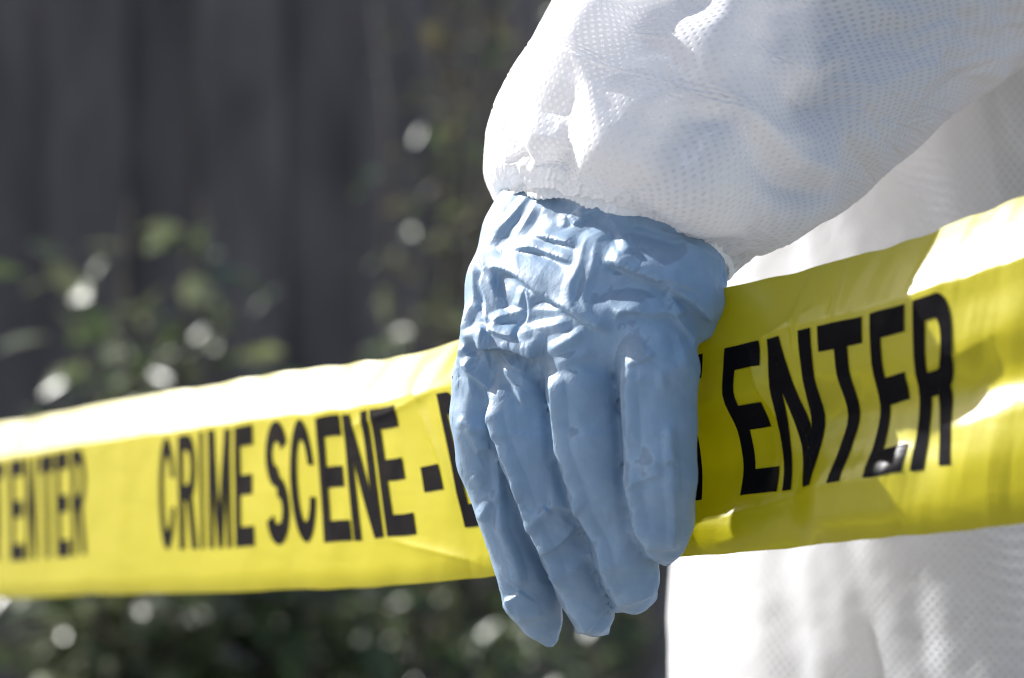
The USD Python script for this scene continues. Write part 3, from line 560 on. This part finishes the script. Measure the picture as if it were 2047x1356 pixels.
L([(1225, 165), (1270, 205), (1330, 248)], 1.6, .3, 'r', 30); L([(1390, 150), (1330, 230), (1290, 290), (1250, 350)], 2.0); L([(1150, 200), (1170, 260), (1160, 320)], 1.5)
L([(1200, 40), (1220, 120), (1225, 165)], 1.2); L([(1250, 300), (1310, 290), (1380, 250)], -1.5)
L([(1545, -20), (1580, 80), (1600, 150), (1625, 180)], 3.0, .1); L([(1665, 235), (1660, 300), (1655, 365)], 2.5, .1); L([(1600, 165), (1590, 230), (1610, 300)], 2.5)
L([(1605, 150), (1640, 195), (1668, 245)], -17.0, .35, 'r', 40); L([(1690, 190), (1780, 160), (1900, 90)], 2.0); L([(1680, 330), (1780, 270), (1900, 180)], 2.0)
L([(1700, 250), (1760, 230)], -2); L([(1150, 360), (1170, 330), (1180, 290)], 1.5); L([(1250, 400), (1275, 340), (1285, 300)], 1.8); L([(1320, 440), (1350, 370), (1360, 320)], 2.0)
SR.build(2.2)
vx, vy = to_px(sv); view = np.array([0, 0, ZC]) - sv; view /= np.linalg.norm(view, axis=1, keepdims=True)
fc = np.clip((sn * view).sum(1) * 1.8, 0, 1) * (se.ravel() > -.05)
near = np.exp(-T2.ravel() / .42); rp = TH.ravel() * 74 + 3.0 * np.sin(TH.ravel() * 9) + 2.0 * np.sin(TH.ravel() * 23 + 1) + 1.2 * np.sin(T2.ravel() * 3)
thr = TH.ravel()
gath = (meshkit.fbm(np.stack([np.cos(thr) * 16, np.sin(thr) * 16, T2.ravel() * 1.0], -1), 3, 2) - .5)
gath2 = (meshkit.fbm(np.stack([np.cos(thr) * 5, np.sin(thr) * 5, T2.ravel() * .7], -1), 2, 6) - .5)
start = np.clip(T2.ravel() / .12, 0.04, 1)
tv_ = T2.ravel()
big_d = SR(vx, vy) * 1.4e-3 * fc * np.clip(tv_ / .8, 0, 1) + start * (.006 * gath * near + .010 * gath2 * np.exp(-tv_ / 1.2)) + .006 * (meshkit.fbm(sv * 24, 2, 3) - .5) * np.clip(tv_, 0, 1)
# the cloth is cut wider than the arm: let it buckle on a coarser net, then carry the folds over
NR_, NC_ = len(ts), len(th); ri = np.unique(np.r_[np.arange(0, NR_, 4), NR_ - 1]); ci = np.arange(0, NC_, 5)
pick = (ri[:, None] * NC_ + ci[None]).ravel(); cvv = sv[pick]; cff = grid_faces(len(ri), len(ci), True)
if (normals(cvv, cff) * sn[pick]).sum(1).mean() < 0: cff = cff[:, ::-1]
tc = tv_[pick]; tight = np.clip(tc / .15, .05, 1)
moved = loosen(cvv, cff, big_d[pick], (.055 + .03 * np.exp(-tc / 1.0)) * tight, (.060 + .16 * np.exp(-tc / .35)) * tight, 90, .013, .014, floor=-.015) - cvv
moved = gaussian_filter(moved.reshape(len(ri), len(ci), 3), (.45, .6, 0), mode=('nearest', 'wrap', 'nearest')); moved = np.concatenate([moved[:, -3:], moved, moved[:, :3]], 1)
rr, cc_ = np.meshgrid(np.interp(np.arange(NR_), ri, np.arange(len(ri))), np.arange(NC_) / 5.0 + 3, indexing='ij')
moved = np.stack([map_coordinates(moved[..., q], [rr, cc_], order=3, mode='nearest') for q in range(3)], -1).reshape(-1, 3)
disp = start * .0007 * np.sin(rp) * np.exp(-tv_ / .38) * (.4 + 1.2 * meshkit.noise(np.stack([TH.ravel() * 6, tv_, 0 * tv_], -1), 3)) + .0008 * (meshkit.fbm(sv * 90, 3, 13) - .5)
seg = np.linalg.norm(np.diff(sp, axis=1), axis=2).mean(0).sum() * 1.02
lenv = np.r_[0, np.cumsum(np.linalg.norm(np.diff(sp.mean(1), axis=0), axis=1))]
NP = round(seg / .0034) ; uvs = np.stack([(TH / (2 * np.pi)) * NP * .0034, np.repeat(lenv[:, None], len(th), 1)], -1).reshape(-1, 2)
sv = sv + moved + sn * disp[:, None]
# open seam so that the pattern does not run backwards over the closing column
def unwrap(v, uv, nr, nc, period):
    v = v.reshape(nr, nc, 3); uv = uv.reshape(nr, nc, 2)
    v = np.concatenate([v, v[:, :1]], 1); u2 = uv[:, :1].copy(); u2[..., 0] += period
    return v.reshape(-1, 3), np.concatenate([uv, u2], 1).reshape(-1, 2), grid_faces(nr, nc + 1)
sv2, uv2, sf2 = unwrap(sv, uvs, len(ts), len(th), NP * .0034)
if (normals(sv2, sf2) * (sv2 - sv2.mean(0))).sum(1).mean() < 0: sf2 = sf2[:, ::-1]
sleeve = obj('sleeve', (sv2, sf2), CLOTH, person, smooth=True, uv=uv2)
# elastic hem of the sleeve
sg = sv.reshape(len(ts), len(th), 3)
ring0 = gaussian_filter(sg[1], (7, 0), mode='wrap')
axd = ring0.mean(0) - sg[40].mean(0); axd /= np.linalg.norm(axd)
out = ring0 - ring0.mean(0); out -= (out @ axd)[:, None] * axd; out /= np.linalg.norm(out, axis=1, keepdims=True)
ns = 14; ph = np.linspace(0, 2 * np.pi, ns, endpoint=False); rip = .00010 * np.sin(th * 118 + 3 * np.sin(th * 7)) + .00003 * rng.normal(0, 1, len(th))
rad = .0012 + rip + .0005 * np.sin(th * 11 + 2)
cv = ring0[:, None] - axd * .0006 + (out[:, None] * np.cos(ph)[None, :, None] * .75 + axd * np.sin(ph)[None, :, None] * 2.3) * rad[:, None, None]
cf = grid_faces(len(th), ns, True); wrap_f = grid_faces(2, ns, True); wrap_f = np.where(wrap_f < ns, wrap_f + (len(th) - 1) * ns, wrap_f - ns)
cuff = obj('cuff', (cv.reshape(-1, 3), np.concatenate([cf, wrap_f])), ELASTIC, sleeve, smooth=True)

# coverall body: torso and trunk as one skin of rings
BC = np.array([.323, 1.135])
zs = np.concatenate([np.linspace(.50, 1.12, 300), np.linspace(1.125, 1.50, 60)]); tth = np.linspace(0, 2 * np.pi, 700, endpoint=False)
aw = PchipInterpolator([.5, .72, .80, .95, 1.1, 1.3, 1.42, 1.47, 1.50], [.245, .243, .238, .228, .225, .225, .20, .13, .09])(zs)[:, None]
bw = PchipInterpolator([.5, .72, .80, .95, 1.1, 1.3, 1.42, 1.47, 1.50], [.155, .155, .153, .150, .148, .14, .12, .09, .08])(zs)[:, None]
ct, st = np.cos(tth)[None], np.sin(tth)[None]
Zg = np.repeat(zs[:, None], len(tth), 1)
Xg, Yg = BC[0] + aw * ct, BC[1] + bw * st
bp = np.stack([Xg, Yg, Zg], -1); bv = bp.reshape(-1, 3); bf = grid_faces(len(zs), len(tth), True); bn = normals(bv, bf)
if (bn[:, :2] * (bv[:, :2] - BC)).sum(1).mean() < 0: bf = bf[:, ::-1]; bn = -bn
q = bv.copy(); q[:, 2] = q[:, 2] * .35 + bv[:, 0] * .5
fold = meshkit.fbm(q * 16, 3, 21) - .5
ridge = 1 - np.abs(2 * meshkit.noise(q * 9, 31) - 1)
bv = bv + bn * (.026 * fold + .014 * ridge ** 4 + .0012 * (meshkit.fbm(bv * 80, 2, 5) - .5))[:, None]
per = 2 * np.pi * math.sqrt((.235 ** 2 + .152 ** 2) / 2); NB = round(per / .0041)
phi = np.cumsum(np.r_[0, np.hypot(np.diff(.235 * np.cos(tth)), np.diff(.152 * np.sin(tth)))]); phi = phi / (phi[-1] + (phi[1] - phi[0]))
ub = np.stack([np.repeat(phi[None] * NB * .0041, len(zs), 0), Zg], -1).reshape(-1, 2)
bv2, ub2, bf2 = unwrap(bv, ub, len(zs), len(tth), NB * .0041)
if (normals(bv2, bf2)[:, :2] * (bv2[:, :2] - BC)).sum(1).mean() < 0: bf2 = bf2[:, ::-1]
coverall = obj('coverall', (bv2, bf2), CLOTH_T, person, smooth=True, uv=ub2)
# trouser legs, far sleeve and hood (beyond the frame), and the body inside
def chain3(pts, n=24):
    balls = [S_(p[:3], p[3], n) for p in pts]
    return m3.Manifold.batch_boolean([m3.Manifold.batch_hull([balls[i], balls[i + 1]]) for i in range(len(balls) - 1)], m3.OpType.Add)
def soft(M, length=.012, it=8, amp=.006, seed=1):
    t = to_tm(M.refine_to_length(length)); trimesh.smoothing.filter_taubin(t, iterations=it)
    v, f = np.array(t.vertices), np.array(t.faces); return v + normals(v, f) * (amp * (meshkit.fbm(v * 18, 3, seed) - .5))[:, None], f
def uv_of(v): return np.stack([np.arctan2(v[:, 0] - BC[0], v[:, 1] - BC[1]) * .2, v[:, 2]], -1)
for sx in (-1, 1):
    lv = soft(chain3([(BC[0] + sx * .115, 1.13, .56, .125), (BC[0] + sx * .115, 1.12, .34, .105), (BC[0] + sx * .115, 1.13, .10, .085)]), seed=3 + sx)
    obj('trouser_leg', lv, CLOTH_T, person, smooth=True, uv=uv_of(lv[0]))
    bt = soft(chain3([(BC[0] + sx * .115, 1.14, .10, .062), (BC[0] + sx * .115, 1.13, .055, .058), (BC[0] + sx * .13, 1.00, .045, .045)]), amp=.001)
    obj('boot', bt, RUBBER, person, smooth=True)
e3 = sg[-1].mean(0)
sv3 = soft(chain3([(e3[0], e3[1], e3[2], .066), (.36, 1.10, 1.22, .075), (.34, 1.13, 1.37, .085)]) , seed=8)
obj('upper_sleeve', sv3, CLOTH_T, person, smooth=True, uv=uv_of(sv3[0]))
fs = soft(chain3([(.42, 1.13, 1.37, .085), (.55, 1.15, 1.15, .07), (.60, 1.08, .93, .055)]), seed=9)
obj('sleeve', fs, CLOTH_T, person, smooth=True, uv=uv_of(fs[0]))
hood = m3.Manifold.batch_hull([S_((.34, 1.14, 1.66), .125), S_((.34, 1.17, 1.58), .13), S_((.34, 1.15, 1.46), .11)]) - m3.Manifold.sphere(.098, 32).scale([.85, 1, 1.15]).translate([.34, 1.03, 1.62])
hv = soft(hood, .01, 5, .004, 12); obj('hood', hv, CLOTH_T, person, smooth=True, uv=uv_of(hv[0]))
mid = lambda k: sg[k].mean(0)
hand_in = [chain3([(*at(1230, 470, .884), .013)] + [(*at(*q[:3]), max(q[3] * PX * q[2] - .0045, .003)) for q in c[:6]], 14) for k_, c in fingers.items() if '_' not in k_]
arm = chain3([(*at(1200, 560, .872), .009), (*at(1230, 440, .886), .018), (*mid(150), .032), (*mid(399), .040), (*e3, .045), (.36, 1.11, 1.22, .052), (.36, 1.13, 1.38, .06), (.36, 1.14, 1.42, .06)])
tr = m3.Manifold.batch_hull([S_((.34 + s * .10, 1.14, 1.36), .085) for s in (-1, 1)] + [S_((BC[0] + s * .09, 1.14, .80), .095) for s in (-1, 1)])
legs = [chain3([(BC[0] + s * .1, 1.14, .82, .085), (BC[0] + s * .115, 1.13, .48, .06), (BC[0] + s * .115, 1.14, .10, .042)]) for s in (-1, 1)]
oarm = chain3([(.36, 1.14, 1.40, .06), (.53, 1.15, 1.16, .045), (.60, 1.08, .93, .032), (.605, 1.04, .85, .024)])
ofing = [chain3([(.605, 1.045, .86, .016), (.605 + o, 1.02, .79, .010), (.605 + o, 1.015, .735 - .01 * abs(o) * 50, .007)]) for o in (-.024, -.008, .008, .024)] + [chain3([(.60, 1.035, .87, .014), (.57, 1.01, .82, .010), (.565, .995, .785, .008)])]
head = [m3.Manifold.sphere(.1, 40).scale([.78, .95, 1.15]).translate([.34, 1.125, 1.63]), chain3([(.34, 1.15, 1.40, .055), (.34, 1.14, 1.55, .05)]),
        chain3([(.34, 1.035, 1.645, .010), (.34, 1.018, 1.605, .014)]), chain3([(.325, 1.038, 1.572, .007), (.355, 1.038, 1.572, .007)]), S_((.308, 1.045, 1.645), .013), S_((.372, 1.045, 1.645), .013)]
bd = soft(m3.Manifold.batch_boolean([arm, tr, oarm] + hand_in + legs + ofing + head, m3.OpType.Add), .012, 3, .001, 2)
obj('body', bd, SKIN, person, smooth=True)
